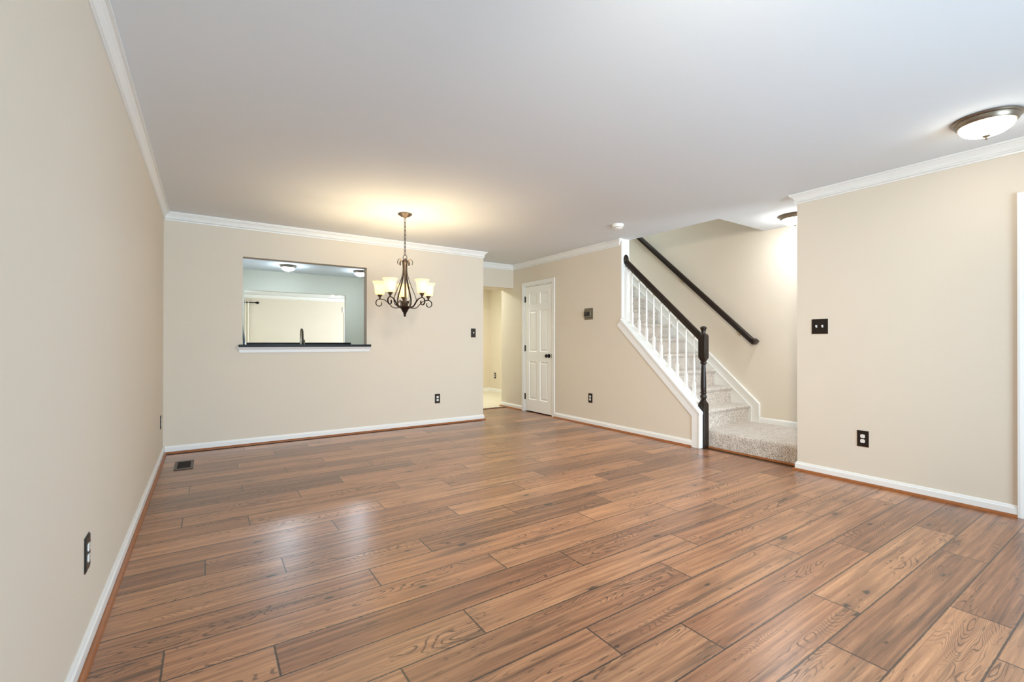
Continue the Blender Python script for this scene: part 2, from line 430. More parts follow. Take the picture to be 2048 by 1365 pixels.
# back wall with the pass-through
OX0, OX1, OZ0, OZ1 = 0.324, 1.662, 1.065, 2.058
bm = B(); yb1 = YB+0.125
box(bm, XL, OX0, YB, yb1, 0, H); box(bm, OX1, XE, YB, yb1, 0, H); box(bm, OX0, OX1, YB, yb1, 0, OZ0); box(bm, OX0, OX1, YB, yb1, OZ1, H)
bmesh.ops.remove_doubles(bm, verts=bm.verts, dist=1e-5); struct('wall_back', bm, M_wall)
bm = B(); box(bm, XE-0.12, XE, yb1, YK, 0, H); struct('wall_added_divider', bm, M_kwall)  # added unseen divider, keeps cool kitchen light apart from warm hall light
# stair wall: knee part, full-height part, closet door opening
def kz(y): return 0.401+0.934*(y-2.922)
DY0, DY1, DZ = 5.395, 6.125, 2.045
bm = B()
prism(bm, [(2.965, 0), (YS, 0), (YS, kz(YS)-0.03), (2.965, kz(2.965)-0.03)], 'x', XR, XR+T)
box(bm, XR, XR+T, YS, DY0, 0, H); box(bm, XR, XR+T, DY1, YH, 0, H); box(bm, XR, XR+T, DY0, DY1, DZ, H)
struct('wall_stair', bm, M_wall)
RY0 = 0.565
bm = B(); box(bm, XR, XR+T, RY0, YR, 0, H); box(bm, XR, XR+T, -0.25, RY0, 2.033, H); box(bm, XR, XR+T, -2.3, -0.25, 0, H); struct('wall_right', bm, M_wall)
bm = B(); box(bm, XF, XF+T, 1.06, YH, 0, 5.1); struct('wall_stairwell', bm, M_wall)
bm = B(); box(bm, XR+T, 4.62, 1.06, 1.2, 0, H); box(bm, 5.34, XF, 1.06, 1.2, 0, H); box(bm, 4.62, 5.34, 1.06, 1.2, 0, 0.6); box(bm, 4.62, 5.34, 1.06, 1.2, 2.1, H); struct('wall_entry', bm, M_wall)
w = bpy.data.objects.new('added_entry_window', None); COL.objects.link(w); w['kind'] = 'structure'  # added unseen window, put in to let the landing fill through
bm = B()
for a, b, c, d in ((4.62, 4.67, 0.6, 2.1), (5.29, 5.34, 0.6, 2.1), (4.67, 5.29, 0.6, 0.65), (4.67, 5.29, 2.05, 2.1), (4.67, 5.29, 1.33, 1.36)): box(bm, a, b, 1.10, 1.16, c, d)
link('window_frame', bm, M_trim, w)
bm = B(); box(bm, 4.67, 5.29, 1.127, 1.133, 0.65, 2.05); link('window_pane', bm, M_glass, w)
bm = B(); box(bm, XR+T, XF, YH-0.10, YH, 0, H); struct('wall_hall_end', bm, M_wall)
bm = B(); box(bm, XR, XR+T, 2.65, YH, H+0.345, 5.1); box(bm, XR+T, XF, 2.65, 2.79, H+0.345, 5.1); box(bm, XR+T, XF, YH-0.1, YH, H+0.345, 5.1)
struct('wall_upstairs', bm, M_wall)
bm = B(); box(bm, XR, XF+T, 2.65, YH, 5.1, 5.2); struct('ceiling_upstairs', bm, M_ceil)
bm = B(); box(bm, XE, XR, 6.454, YH, 2.05, H); struct('wall_soffit', bm, M_wall)
# front wall behind the camera with glazed doors
bm = B(); box(bm, XL, 0.15, -2.3, -2.16, 0, H); box(bm, 3.65, XR, -2.3, -2.16, 0, H); box(bm, 0.15, 3.65, -2.3, -2.16, 2.2, H); struct('wall_front', bm, M_wall)
w = bpy.data.objects.new('window_1', None); COL.objects.link(w); w['kind'] = 'structure'
bm = B()
for x in (0.15, 1.29, 2.45, 3.58): box(bm, x, x+0.07, -2.27, -2.19, 0, 2.2)
box(bm, 0.15, 3.65, -2.265, -2.195, 2.13, 2.2); box(bm, 0.15, 3.65, -2.265, -2.195, 0, 0.07); link('window_frame', bm, M_trim, w)
bm = B(); box(bm, 0.2, 3.6, -2.232, -2.226, 0.05, 2.15); link('window_pane', bm, M_glass, w)
# hall and room beyond
bm = B(); box(bm, 5.47, 5.61, YH, 9.1, 0, H); struct('wall_hall_right', bm, M_wall)
bm = B(); box(bm, XE, 5.61, 9.1, 9.24, 0, H); struct('wall_hall_back', bm, M_wall)
# far kitchen wall with the wide opening
KX0, KX1, KZ0, KZ1 = 0.56, 2.333, 1.075, 2.072
bm = B(); box(bm, XL, KX0, YK, YK+0.12, 0, H); box(bm, KX1, XE, YK, YK+0.12, 0, H); box(bm, KX0, KX1, YK, YK+0.12, 0, KZ0); box(bm, KX0, KX1, YK, YK+0.12, KZ1, H)
struct('wall_kitchen_far', bm, M_kwall)
# family room
FWX0, FWX1 = -0.30, 0.80
bm = B(); yF = YFR
box(bm, XL, FWX0, yF, yF+T, 0, H); box(bm, FWX1, 3.56, yF, yF+T, 0, H); box(bm, FWX0, FWX1, yF, yF+T, 2.05, H); box(bm, FWX0, FWX1, yF, yF+T, 0, 0.8)
box(bm, 3.56, 4.4, yF, yF+T, 2.03, H); box(bm, 4.4, 5.75, yF, yF+T, 0, H)
struct('wall_family_back', bm, M_wall)
bm = B(); box(bm, 5.61, 5.75, 9.24, YFR, 0, H); struct('wall_family_right', bm, M_wall)

# ---------------------------------------------------------------- ceilings
CT = H+0.345
bm = B(); box(bm, XL, XR+0.148, -2.3, YB+0.06, H, CT); box(bm, XR+0.148, XF, 1.06, 2.79, H, CT)
box(bm, XE-0.06, XR+0.148, YB+0.06, YH, H, CT)
struct('ceiling', bm, M_ceil)
bm = B(); box(bm, XR+0.148, XF, 5.84, YH, H, CT); struct('floor_upstairs', bm, M_ceil)
bm = B(); box(bm, XL, XE-0.06, YB+0.06, YK+0.06, H, H+0.12); struct('ceiling_kitchen', bm, M_ceil)
bm = B(); box(bm, XE-0.06, 5.61, YH, 9.24, H, H+0.12); struct('ceiling_hall', bm, M_ceil)
bm = B(); box(bm, XL, 5.75, YK+0.06, YFR+T, H+0.001, H+0.12); struct('ceiling_family', bm, M_ceil)

# ---------------------------------------------------------------- crown, baseboards, shoe
CR = [(0, 0), (0, -0.085), (0.009, -0.085), (0.010, -0.075), (0.005, -0.073), (0.014, -0.070), (0.019, -0.064), (0.018, -0.058), (0.011, -0.054), (0.013, -0.051), (0.018, -0.040), (0.026, -0.028), (0.036, -0.019),
      (0.036, -0.013), (0.0495, -0.013), (0.0495, 0)]
CR = [(d, z-0.0005) for d, z in CR]
def crown(n, path, side): bm = B(); sweep(bm, path, CR, side, H); return struct('trim_%d' % n, bm, M_trim)
crown(1, [(XL, -2.16), (XL, YB), (XE, YB), (XE, 6.454), (XR, 6.454), (XR, 4.052), (XR+0.012, 4.052)], -1)
crown(2, [(XR+0.10, YR), (XR, YR), (XR, -2.16), (XL+0.06, -2.16)], -1)
crown(3, [(KX0-0.9, YFR), (5.61, YFR)], -1)
BP = [(0, 0), (0, 0.076), (0.004, 0.076), (0.007, 0.070), (0.009, 0.062), (0.014, 0.056), (0.014, 0)]
SP = [(0.0145, 0), (0.0145, 0.019), (0.020, 0.0185), (0.027, 0.014), (0.031, 0.007), (0.0325, 0)]
def base(name, path, side, shoe=True, z0=0.0, prof=None):
    bm = B(); sweep(bm, path, prof or BP, side, z0); o = struct(name, bm, M_trim)
    if shoe:
        bm = B(); sweep(bm, path, SP, side, z0); struct('shoe_molding', bm, M_shoe, o)
base('baseboard_left', [(XL, -2.16), (XL, YB-0.0145)], -1)
base('baseboard_back', [(XL+0.015, YB), (XE, YB), (XE, 6.59)], -1)
base('baseboard_stair', [(XR, 5.335), (XR, 3.0)], -1)
base('baseboard_hall', [(XR+0.13, YH), (XR, YH), (XR, 6.19)], -1)
base('baseboard_right', [(XR+0.115, YR), (XR, YR), (XR, 0.628)], -1)
base('baseboard_hall_far', [(XE, 9.1), (5.47, 9.1), (5.47, YH)], -1, shoe=False)
base('baseboard_landing', [(XF, 2.838), (XF, 1.21)], -1, shoe=False, z0=LZ, prof=[(0, 0), (0, 0.062), (0.005, 0.062), (0.010, 0.056), (0.013, 0.046), (0.013, 0)])
bm = B(); sweep(bm, [(XR+0.1225, 2.884), (XR+0.1225, YR+0.014)], [(0.0, 0), (0, 0.017), (0.005, 0.017), (0.012, 0.013), (0.016, 0)], -1, 0.0)
struct('trim_landing_shoe', bm, M_shoe)

# ---------------------------------------------------------------- pass-through ledge and its trim
bm = B(); box(bm, 0.287, 1.703, YB-0.055, YB+0.17, OZ0+0.006, OZ0+0.034, 0.004)
tag(link('granite_ledge', bm, M_granite), 'thin black granite ledge along the bottom of the kitchen pass-through', 'ledge')
bm = B()
AP = [(0, 0.006), (0, -0.052), (0.012, -0.052), (0.015, -0.022), (0.022, -0.016), (0.036, -0.002), (0.040, 0.006)]
sweep(bm, [(0.303, YB+0.0), (0.303, YB-0.0005), (1.683, YB-0.0005), (1.683, YB)], AP, -1, OZ0-0.001)
struct('trim_4', bm, M_trim)

# ---------------------------------------------------------------- doors
def six_panel(bm, y0, y1, z0, z1, xf, th, s=-1):
    """door slab in the yz plane; xf = room face, thickness th behind; raised panels on the face"""
    Wd, Hd = y1-y0, z1-z0
    st = 0.105*Wd/0.7; mid = 0.09*Wd/0.7
    cols = [(y0+st, y0+(Wd-mid)/2), (y0+(Wd+mid)/2, y1-st)]
    rows = [(z0+0.19, z0+0.80), (z0+0.96, z0+1.62), (z0+1.72, z1-0.115)]
    ys = sorted({y0, y1, *[a for c in cols for a in c]}); zs = sorted({z0, z1, *[a for r in rows for a in r]})
    V = {}
    def v(x, y, z):
        k = (round(x, 5), round(y, 5), round(z, 5))
        if k not in V: V[k] = bm.verts.new((x, y, z))
        return V[k]
    for i in range(len(ys)-1):
        for j in range(len(zs)-1):
            a, b, c, d = ys[i], ys[i+1], zs[j], zs[j+1]
            if (a, b) in cols and (c, d) in rows:
                lv = [(0, 0), (0.009, 0.011), (0.020, 0.011), (0.040, 0.003)]
                for (e0, x0), (e1, x1) in zip(lv[:-1], lv[1:]):
                    o = [(a+e0, c+e0), (b-e0, c+e0), (b-e0, d-e0), (a+e0, d-e0)]; q = [(a+e1, c+e1), (b-e1, c+e1), (b-e1, d-e1), (a+e1, d-e1)]
                    for k in range(4):
                        k2 = (k+1) % 4
                        bm.faces.new((v(xf-s*x0, *o[k]), v(xf-s*x0, *o[k2]), v(xf-s*x1, *q[k2]), v(xf-s*x1, *q[k])))
                e, x = lv[-1]
                bm.faces.new((v(xf-s*x, a+e, c+e), v(xf-s*x, b-e, c+e), v(xf-s*x, b-e, d-e), v(xf-s*x, a+e, d-e)))
            else: bm.faces.new((v(xf, a, c), v(xf, b, c), v(xf, b, d), v(xf, a, d)))
    xb = xf-s*th
    for a, b in zip(ys[:-1], ys[1:]):
        bm.faces.new((v(xf, a, z0), v(xf, b, z0), v(xb, b, z0), v(xb, a, z0))); bm.faces.new((v(xf, a, z1), v(xf, b, z1), v(xb, b, z1), v(xb, a, z1)))
        for c, d in zip(zs[:-1], zs[1:]): bm.faces.new((v(xb, a, c), v(xb, b, c), v(xb, b, d), v(xb, a, d)))
    for c, d in zip(zs[:-1], zs[1:]):
        bm.faces.new((v(xf, y0, c), v(xf, y0, d), v(xb, y0, d), v(xb, y0, c))); bm.faces.new((v(xf, y1, c), v(xf, y1, d), v(xb, y1, d), v(xb, y1, c)))
def door(name, y0, y1, ztop, cas, knob_y, hinge_y, slab_x):
    d = bpy.data.objects.new(name, None); COL.objects.link(d); d['kind'] = 'structure'; d.location = (XR, y0, 0)
    off = Vector((XR, y0, 0))
    def lk(n, bm, m, p=d, smooth=False):
        if p is d: bmesh.ops.translate(bm, verts=bm.verts, vec=-off)
        else: bmesh.ops.translate(bm, verts=bm.verts, vec=-off)
        return link(n, bm, m, p, smooth)
    # casing: mitred profile around the opening
    prof = [(0.004, 0), (0.004, 0.011), (0.016, 0.014), (0.034, 0.012), (0.05, 0.016), (cas, 0.016), (cas, 0)]
    bm = B(); pts = [(y1, 0.001), (y1, ztop), (y0, ztop), (y0, 0.001)]
    P = [Vector(p) for p in pts]; nr = []
    for a, b in zip(P[:-1], P[1:]):
        t = (b-a).normalized(); nr.append(Vector((t.y, -t.x)))
    rings = []
    for i, p in enumerate(P):
        m = nr[0] if i == 0 else nr[-1] if i == 3 else (nr[i-1]+nr[i])/(1+nr[i-1].dot(nr[i]))
        rings.append([bm.verts.new((XR-t, p.x+m.x*e, p.y+m.y*e)) for e, t in prof])
    for a, b in zip(rings[:-1], rings[1:]):
        for k in range(len(prof)): bm.faces.new((a[k], a[(k+1) % len(prof)], b[(k+1) % len(prof)], b[k]))
    bm.faces.new(rings[0]); bm.faces.new(rings[-1][::-1]); lk('casing', bm, M_trim)
    bm = B(); j = 0.013
    box(bm, XR-0.004, XR+T, y0, y0+j, 0.001, ztop-j); box(bm, XR-0.004, XR+T, y1-j, y1, 0.001, ztop-j); box(bm, XR-0.004, XR+T, y0, y1, ztop-j, ztop); lk('jamb', bm, M_trim)
    bm = B(); six_panel(bm, y0+j+0.003, y1-j-0.003, 0.018, ztop-j-0.004, slab_x, 0.035); slab = lk('door_panel', bm, M_door)
    bm = B()
    lathe(bm, [(0.030, 0), (0.032, -0.004), (0.030, -0.010), (0.013, -0.014), (0.011, -0.030), (0.018, -0.038), (0.027, -0.048), (0.029, -0.058), (0.024, -0.068), (0.010, -0.073)], (slab_x, knob_y, 0.92), 24, 'x')
    lk('door_knob', bm, M_blackm, d, True)
    if hinge_y is not None:
        for z in (0.245, 1.03, 1.83):
            bm = B(); lathe(bm, [(0.007, -0.05), (0.0075, -0.045), (0.0075, 0.045), (0.007, 0.05)], (slab_x-0.006, hinge_y, z), 12)
            box(bm, slab_x-0.003, slab_x+0.002, hinge_y-0.016, hinge_y+0.012, z-0.045, z+0.045); lk('hinge', bm, M_blackm, d, True)
        bm = B(); box(bm, slab_x-0.0045, slab_x-0.0005, knob_y-0.058, knob_y-0.054, 0.89, 0.95); lk('latch_plate', bm, M_blackm)
    return d
door('door_1', DY0, DY1, DZ, 0.058, 5.480, 6.110, XR+0.004)
door('door_2', -0.25, RY0, 2.033, 0.062, -0.16, None, XR+0.03)

# ---------------------------------------------------------------- staircase (carpet steps, landing, skirts)
st = thing('staircase', 'flight of stairs in speckled beige carpet rising from a one-step landing', 'staircase', (4.9, 2.4, 0))
def lks(n, bm, m, p=st, smooth=False):
    root = p
    bmesh.ops.translate(bm, verts=bm.verts, vec=-Vector((4.9, 2.4, 0))); return link(n, bm, m, p, smooth)
bm = B()
lx = 4.475
prism(bm, [(XF, 0.001), (XF, LZ), (lx+0.035, LZ), (lx+0.014, LZ-0.005), (lx+0.003, LZ-0.018), (lx, LZ-0.04), (lx, 0.001)], 'y', YR+0.016, RY+0.005)
box(bm, XR+T+0.003, XF, 1.2, YR+0.016, 0.001, LZ); lks('landing', bm, M_carpet, smooth=True)
for k in range(13):
    y0, z0, z1 = RY+RUN*k, LZ+RISE*k, LZ+RISE*(k+1)
    y1 = y0+RUN if k < 12 else y0+0.16
    bm = B(); nx = XR+T+0.004
    prism(bm, [(y0, z0), (y0, z1-0.055), (y0-0.010, z1-0.045), (y0-0.020, z1-0.030), (y0-0.022, z1-0.018), (y0-0.014, z1-0.005), (y0+0.002, z1), (y1+0.001, z1), (y1+0.001, z0)], 'x', nx, XF-0.021)
    lks('step', bm, M_carpet, smooth=True)
sl = 0.916
def oz(y): return 0.407+sl*(y-2.838)
bm = B(); prism(bm, [(2.838, LZ), (2.838, oz(2.838)), (6.0, oz(6.0)), (6.0, 2.79), (5.85, 2.79), (3.2, LZ)], 'x', XF-0.020, XF-0.0005)
skirt = lks('skirt_board', bm, M_trim)
def strip(bm, path, x0, x1, w):
    """band of vertical-plane width w below/inside a yz path"""
    P = [Vector(p) for p in path]; nr = []
    for a, b in zip(P[:-1], P[1:]):
        t = (b-a).normalized(); nr.append(Vector((t.y, -t.x)))
    rings = []
    for i, p in enumerate(P):
        m = nr[0] if i == 0 else nr[-1] if i == len(P)-1 else (nr[i-1]+nr[i])/(1+nr[i-1].dot(nr[i]))
        q = p+m*w
        rings.append([bm.verts.new((x, y, z)) for x, y, z in ((x0, p.x, p.y), (x1, p.x, p.y), (x1, q.x, q.y), (x0, q.x, q.y))])
    for a, b in zip(rings[:-1], rings[1:]):
        for k in range(4): bm.faces.new((a[k], a[(k+1) % 4], b[(k+1) % 4], b[k]))
    bm.faces.new(rings[0]); bm.faces.new(rings[-1][::-1])
bm = B(); strip(bm, [(2.838, 0.25), (2.838, oz(2.838)), (6.0, oz(6.0))], XF-0.034, XF-0.0205, 0.016)
strip(bm, [(2.932, LZ), (2.932, 0.361), (6.0, 0.361+sl*(6.0-2.932))], XF-0.028, XF-0.0205, 0.010); lks('skirt_molding', bm, M_trim, skirt)
# knee-wall trim: cap, apron, end board
bm = B()
cy0, cy1 = 2.905, YS-0.001
prism(bm, [(cy0, kz(cy0)-0.028), (cy0, kz(cy0)), (cy1, kz(cy1)), (cy1, kz(cy1)-0.028)], 'x', XR-0.020, XR+T+0.014)
lks('wall_cap', bm, M_trim)
bm = B(); strip(bm, [(2.921, 0.001), (2.921, kz(2.921)-0.030), (YS+0.006, kz(YS+0.006)-0.030)], XR-0.012, XR, 0.082); lks('apron', bm, M_trim)
bm = B(); box(bm, XR-0.020, XR+0.042, 2.905, 2.9205, 0.001, kz(2.905)-0.028, 0.003); box(bm, XR, XR+0.042, 2.9205, 2.9645, 0.001, kz(2.905)-0.028); lks('end_board', bm, M_trim)
bm = B(); prism(bm, [(2.965, kz(2.965)), (2.965, kz(2.965)+0.012), (cy1, kz(cy1)+0.012), (cy1, kz(cy1))], 'x', XR+0.045, XR+0.118); lks('baluster_shoe', bm, M_trim)
bm = B(); box(bm, XR+0.001, XR+T-0.001, YS-0.010, YS-0.0005, kz(YS)+0.012, H-0.001)
lks('wall_end_board', bm, M_trim)

# ---------------------------------------------------------------- railing with newel and balusters
NX, NY = 4.4365, 2.925
rl = thing('stair_railing', 'dark espresso handrail and turned newel post over white balusters on the knee wall', 'railing', (NX, NY, 0))
def lkr(n, bm, m, p=rl, smooth=False):
    bmesh.ops.translate(bm, verts=bm.verts, vec=-Vector((NX, NY, 0))); return link(n, bm, m, p, smooth)
bm = B(); c = (NX, NY, 0); s = 0.0385
sqloft(bm, [(s, 0.001, 0.002), (s, 0.463, 0.002), (s*0.96, 0.478, 0.010), (s*0.80, 0.495, 0.016)], c)
lathe(bm, [(0.028, 0.494), (0.031, 0.500), (0.031, 0.508), (0.024, 0.514), (0.028, 0.524), (0.034, 0.540), (0.034, 0.550), (0.028, 0.566), (0.024, 0.574), (0.029, 0.578), (0.033, 0.584), (0.033, 0.590),
           (0.026, 0.596), (0.029, 0.606), (0.0295, 0.66), (0.027, 0.76), (0.022, 0.87), (0.022, 0.890), (0.030, 0.898), (0.0325, 0.904), (0.0325, 0.912), (0.027, 0.918), (0.024, 0.926)], c, 28)
sqloft(bm, [(s*0.62, 0.920, 0.012), (s*0.80, 0.935, 0.016), (s*0.96, 0.955, 0.010), (s, 0.968, 0.002), (s, 1.196, 0.002), (s*0.93, 1.212, 0.008), (s*0.66, 1.224, 0.014)], c)
lkr('newel_post', bm, M_espresso, smooth=True)
bm = B(); lathe(bm, [(0.024, 1.220), (0.021, 1.232), (0.022, 1.248), (0.026, 1.266), (0.034, 1.278), (0.0345, 1.288), (0.026, 1.298), (0.012, 1.303)], c, 28); lkr('finial', bm, M_espresso, smooth=True)
for z in (1.165, 0.305):
    bm = B(); lathe(bm, [(0.0055, 0), (0.0055, -0.0012)], (NX+0.012, NY-s, z), 12, 'y'); lkr('screw_plug', bm, M_slot)
# handrail
def rail(bm, xc, y0, z0, y1, z1, w=0.058, h=0.066, plumb=True):
    t = Vector((0, y1-y0, z1-z0)).normalized(); n = Vector((0, -t.z, t.y)); X = Vector((1, 0, 0))
    pr = [(-0.36*w, -0.5*h), (0.36*w, -0.5*h), (0.38*w, -0.28*h), (0.5*w, -0.12*h), (0.5*w, 0.12*h), (0.42*w, 0.34*h), (0.22*w, 0.47*h), (0, 0.5*h), (-0.22*w, 0.47*h), (-0.42*w, 0.34*h), (-0.5*w, 0.12*h), (-0.5*w, -0.12*h), (-0.38*w, -0.28*h)]
    R = []
    for (y, z) in ((y0, z0), (y1, z1)):
        ring = []
        for a, b_ in pr:
            p = Vector((xc, y, z))+X*a+n*b_
            if plumb: p = p+t*((y-p.y)/t.y)
            ring.append(bm.verts.new(p))
        R.append(ring)
    k = len(pr)
    for i in range(k): bm.faces.new((R[0][i], R[0][(i+1) % k], R[1][(i+1) % k], R[1][i]))
    bm.faces.new(R[0]); bm.faces.new(R[1][::-1])
RX = NX-0.008
def rz(y): return 1.196+0.918*(y-2.961)
bm = B(); rail(bm, RX, NY+s-0.002, rz(NY+s-0.002), YS-0.026, rz(YS-0.026)); lkr('handrail', bm, M_espresso, smooth=True)
bm = B(); lathe(bm, [(1.0, 0), (1.0, -0.008), (0.93, -0.013), (0.85, -0.014), (0.78, -0.016)], (0, 0, 0), 36, 'y')
bmesh.ops.scale(bm, vec=(0.043, 1, 0.066), verts=bm.verts); bmesh.ops.translate(bm, vec=(RX, YS-0.0105, rz(YS)+0.01), verts=bm.verts); lkr('rosette', bm, M_espresso, smooth=True)
# half newel under the rosette
bm = B(); hx0, hx1 = XR+0.047, XR+0.125; zt = rz(YS)-0.085
prism(bm, [(hx0, kz(YS-0.05)+0.012), (hx0, zt-0.06), (hx0+0.018, zt), (hx1-0.006, zt), (hx1, zt-0.02), (hx1, kz(YS-0.05)+0.012)], 'y', YS-0.045, YS-0.0105); lkr('half_post', bm, M_trim)
# balusters: one built, the others copied
ys = [3.917, 3.802, 3.690, 3.582, 3.474, 3.361, 3.254, 3.140, 3.037]
def baluster(y):
    zb = kz(y)+0.006; zt = rz(y)-0.046; L = zt-zb
    bm = B(); q = 0.0145
    sqloft(bm, [(q, -0.008, 0.001), (q, 0.165, 0.001), (q*0.75, 0.176, 0.004)], (0, 0, 0))
    lathe(bm, [(0.009, 0.174), (0.012, 0.180), (0.012, 0.186), (0.008, 0.191), (0.0105, 0.205), (0.013, 0.222), (0.012, 0.240), (0.0085, 0.256), (0.011, 0.261), (0.011, 0.266), (0.0085, 0.271),
               (0.0115, 0.300), (0.0115, 0.36), (0.0095, 0.50), (0.0075, L+0.012)], (0, 0, 0), 14)
    return bm
b0 = link('baluster', baluster(ys[0]), M_trim, rl, True)
b0.location = (NX-NX+0.0, ys[0]-NY, kz(ys[0])+0.006)
for y in ys[1:]:
    c_ = b0.copy(); COL.objects.link(c_); c_.parent = rl; c_.location = (0, y-NY, kz(y)+0.006)

# wall handrail
wx = 5.352
hr = thing('wall_handrail', 'long dark wooden handrail fixed to the stairwell wall on small brackets', 'handrail', (wx, 2.86, 0))
def lkh(n, bm, m, p=hr, smooth=False):
    bmesh.ops.translate(bm, verts=bm.verts, vec=-Vector((wx, 2.86, 0))); return link(n, bm, m, p, smooth)
def wz(y): return 1.340+0.910*(y-3.10)
bm = B(); rail(bm, wx, 2.885, wz(2.885), 5.6, wz(5.6), 0.060, 0.062, plumb=False); lkh('rail', bm, M_espresso, smooth=True)
bm = B(); t = Vector((0, 1, 0.91)).normalized(); p = Vector((wx, 2.885, wz(2.885)))
M_ = Matrix.Translation(p) @ Matrix.Rotation(math.atan(0.91), 4, 'X')
box(bm, -0.030, XF-wx-0.0005, -0.030, 0.022, -0.030, 0.028, 0.006); bmesh.ops.transform(bm, matrix=M_, verts=bm.verts); lkh('wall_return', bm, M_espresso, smooth=True)
for y in (3.085, 3.885, 4.75):
    z = wz(y)-0.040
    bm = B(); tube(bm, spline([(wx, y, z), (wx, y, z-0.022), (wx+0.03, y, z-0.045), (XF-0.004, y, z-0.05)], 6), 0.0055, 8)
    lathe(bm, [(0.022, 0), (0.022, -0.004), (0.012, -0.010)], (XF-0.0005, y, z-0.05), 16, 'x'); box(bm, wx-0.012, wx+0.012, y-0.022, y+0.022, z-0.003, z+0.003)
    lkh('bracket', bm, M_brass, smooth=True)

# ---------------------------------------------------------------- outlets and switches
# built facing -y (normal) at origin, then rotated
def plate_bm(w, h):
    bm = B(); t = 0.006
    box(bm, -w/2, w/2, -t*0.5, 0, -h/2, h/2, 0.0012)
    prism(bm, [(-w/2+0.005, -h/2+0.005), (w/2-0.005, -h/2+0.005), (w/2-0.005, h/2-0.005), (-w/2+0.005, h/2-0.005)], 'y', -t, -t*0.4)
    return bm
def rotz_of(face): return {'-y': 0.0, '-x': -pi/2, '+x': pi/2}[face]
def outlet(label, loc, face):
    o = thing('wall_outlet', label, 'outlet', loc, rotz_of(face), 'duplex outlets')
    link('cover_plate', plate_bm(0.078, 0.126), M_plate, o)
    bm = B(); box(bm, -0.039, 0.039, -0.0042, -0.001, -0.0645, -0.0605); link('copper_edge', bm, M_copper, o)
    for z in (0.0195, -0.0195):
        bm = B(); pts = []
        for i in range(24):
            a = 2*pi*i/24; pts.append((max(-0.0150, min(0.0150, 0.0172*cos(a)))*1.0, z+max(-0.0142, min(0.0142, 0.0172*sin(a)))))
        prism(bm, pts, 'y', -0.0085, -0.004); r = link('socket', bm, M_white, o)
        bm = B(); box(bm, -0.0072, -0.0052, -0.0088, -0.0080, z-0.001, z+0.007); box(bm, 0.0052, 0.0072, -0.0088, -0.0080, z, z+0.007)
        lathe(bm, [(0.0024, -0.0088), (0.0024, -0.0080)], (0, 0, z-0.0075), 10, 'y'); link('slots', bm, M_slot, r)
    bm = B(); lathe(bm, [(0.0028, -0.0072), (0.0032, -0.006)], (0, 0, 0), 10, 'y'); link('screw', bm, M_blackm, o)
    return o
outlet('dark outlet plate low on the left wall, nearest the camera', (XL, 2.240, 0.360), '+x')
outlet('dark outlet plate low on the left wall, close to its far corner', (XL, 5.430, 0.368), '+x')
outlet('dark outlet plate low on the back wall beneath the light switch', (2.623, YB, 0.357), '-y')
outlet('dark outlet plate low on the stair wall under the thermostat', (XR, 4.572, 0.369), '-x')
outlet('dark outlet plate low on the right wall beside the landing', (XR, 1.464, 0.362), '-x')
outlet('small dark outlet seen through the hall opening beyond the tiles', (5.47, 8.86, 0.37), '-x')
def switch(label, loc, face, gang):
    o = thing('light_switch', label, 'switch', loc, rotz_of(face))
    link('cover_plate', plate_bm(0.078 if gang == 1 else 0.124, 0.126), M_plate, o)
    hw = 0.039 if gang == 1 else 0.062
    bm = B(); box(bm, -hw, hw, -0.0042, -0.001, -0.0645, -0.0605); link('copper_edge', bm, M_copper, o)
    for x in ((0,) if gang == 1 else (-0.023, 0.023)):
        bm = B(); prism(bm, [(-0.005, -0.011), (-0.005, 0.011), (-0.008, 0.011), (-0.019, 0.010), (-0.019, 0.002), (-0.008, -0.010)], 'x', x-0.005, x+0.005); link('toggle', bm, M_white, o)
        for z in (0.030, -0.030):
            bm = B(); lathe(bm, [(0.0028, -0.0072), (0.0034, -0.006)], (x, 0, z), 10, 'y'); link('screw', bm, M_slot, o)
    return o
switch('single dark toggle switch plate on the back wall by the hall opening', (3.180, YB, 1.262), '-y', 1)
switch('double dark toggle switch plate on the right wall beside the stairwell', (XR, 1.771, 1.266), '-x', 2)

# thermostat
o = thing('thermostat', 'small bronze thermostat with a dark face on the stair wall', 'thermostat', (XR, 4.605, 1.518), -pi/2)
bm = B(); box(bm, -0.083, 0.083, -0.006, 0, -0.078, 0.078, 0.002); link('wall_plate', bm, M_thermo, o)
bm = B(); box(bm, -0.062, 0.062, -0.036, -0.006, -0.044, 0.040, 0.004); link('housing', bm, M_thermo, o)
bm = B(); box(bm, -0.052, 0.052, -0.0375, -0.035, -0.030, 0.028); link('dark_face', bm, M_slot, o)
bm = B(); lathe(bm, [(0.009, -0.0395), (0.009, -0.037)], (-0.016, 0, 0.010), 16, 'y'); link('dial', bm, M_pewter, o)
bm = B(); box(bm, -0.060, 0.060, -0.0385, -0.035, -0.042, -0.034); link('slider_rail', bm, M_pewter, o)

# smoke detector
o = thing('smoke_detector', 'round white smoke detector on the ceiling near the stairs', 'smoke detector', (3.80, 3.56, H))
bm = B(); lathe(bm, [(0.066, -0.0005), (0.066, -0.010), (0.060, -0.012)], (0, 0, 0), 36); link('base', bm, M_white, o, True)
bm = B(); lathe(bm, [(0.060, -0.010), (0.062, -0.026), (0.058, -0.032), (0.046, -0.034)], (0, 0, 0), 36); link('body', bm, M_white, o, True)
bm = B(); lathe(bm, [(0.046, -0.033), (0.046, -0.040)], (0, 0, 0), 36); link('vent_slots', bm, M_slot, o, True)
bm = B(); lathe(bm, [(0.050, -0.039), (0.050, -0.043), (0.040, -0.049), (0.012, -0.051)], (0, 0, 0), 36)
for i in range(12):
    a = 2*pi*i/12; box(bm, 0.046*cos(a)-0.003, 0.046*cos(a)+0.003, 0.046*sin(a)-0.003, 0.046*sin(a)+0.003, -0.041, -0.032)
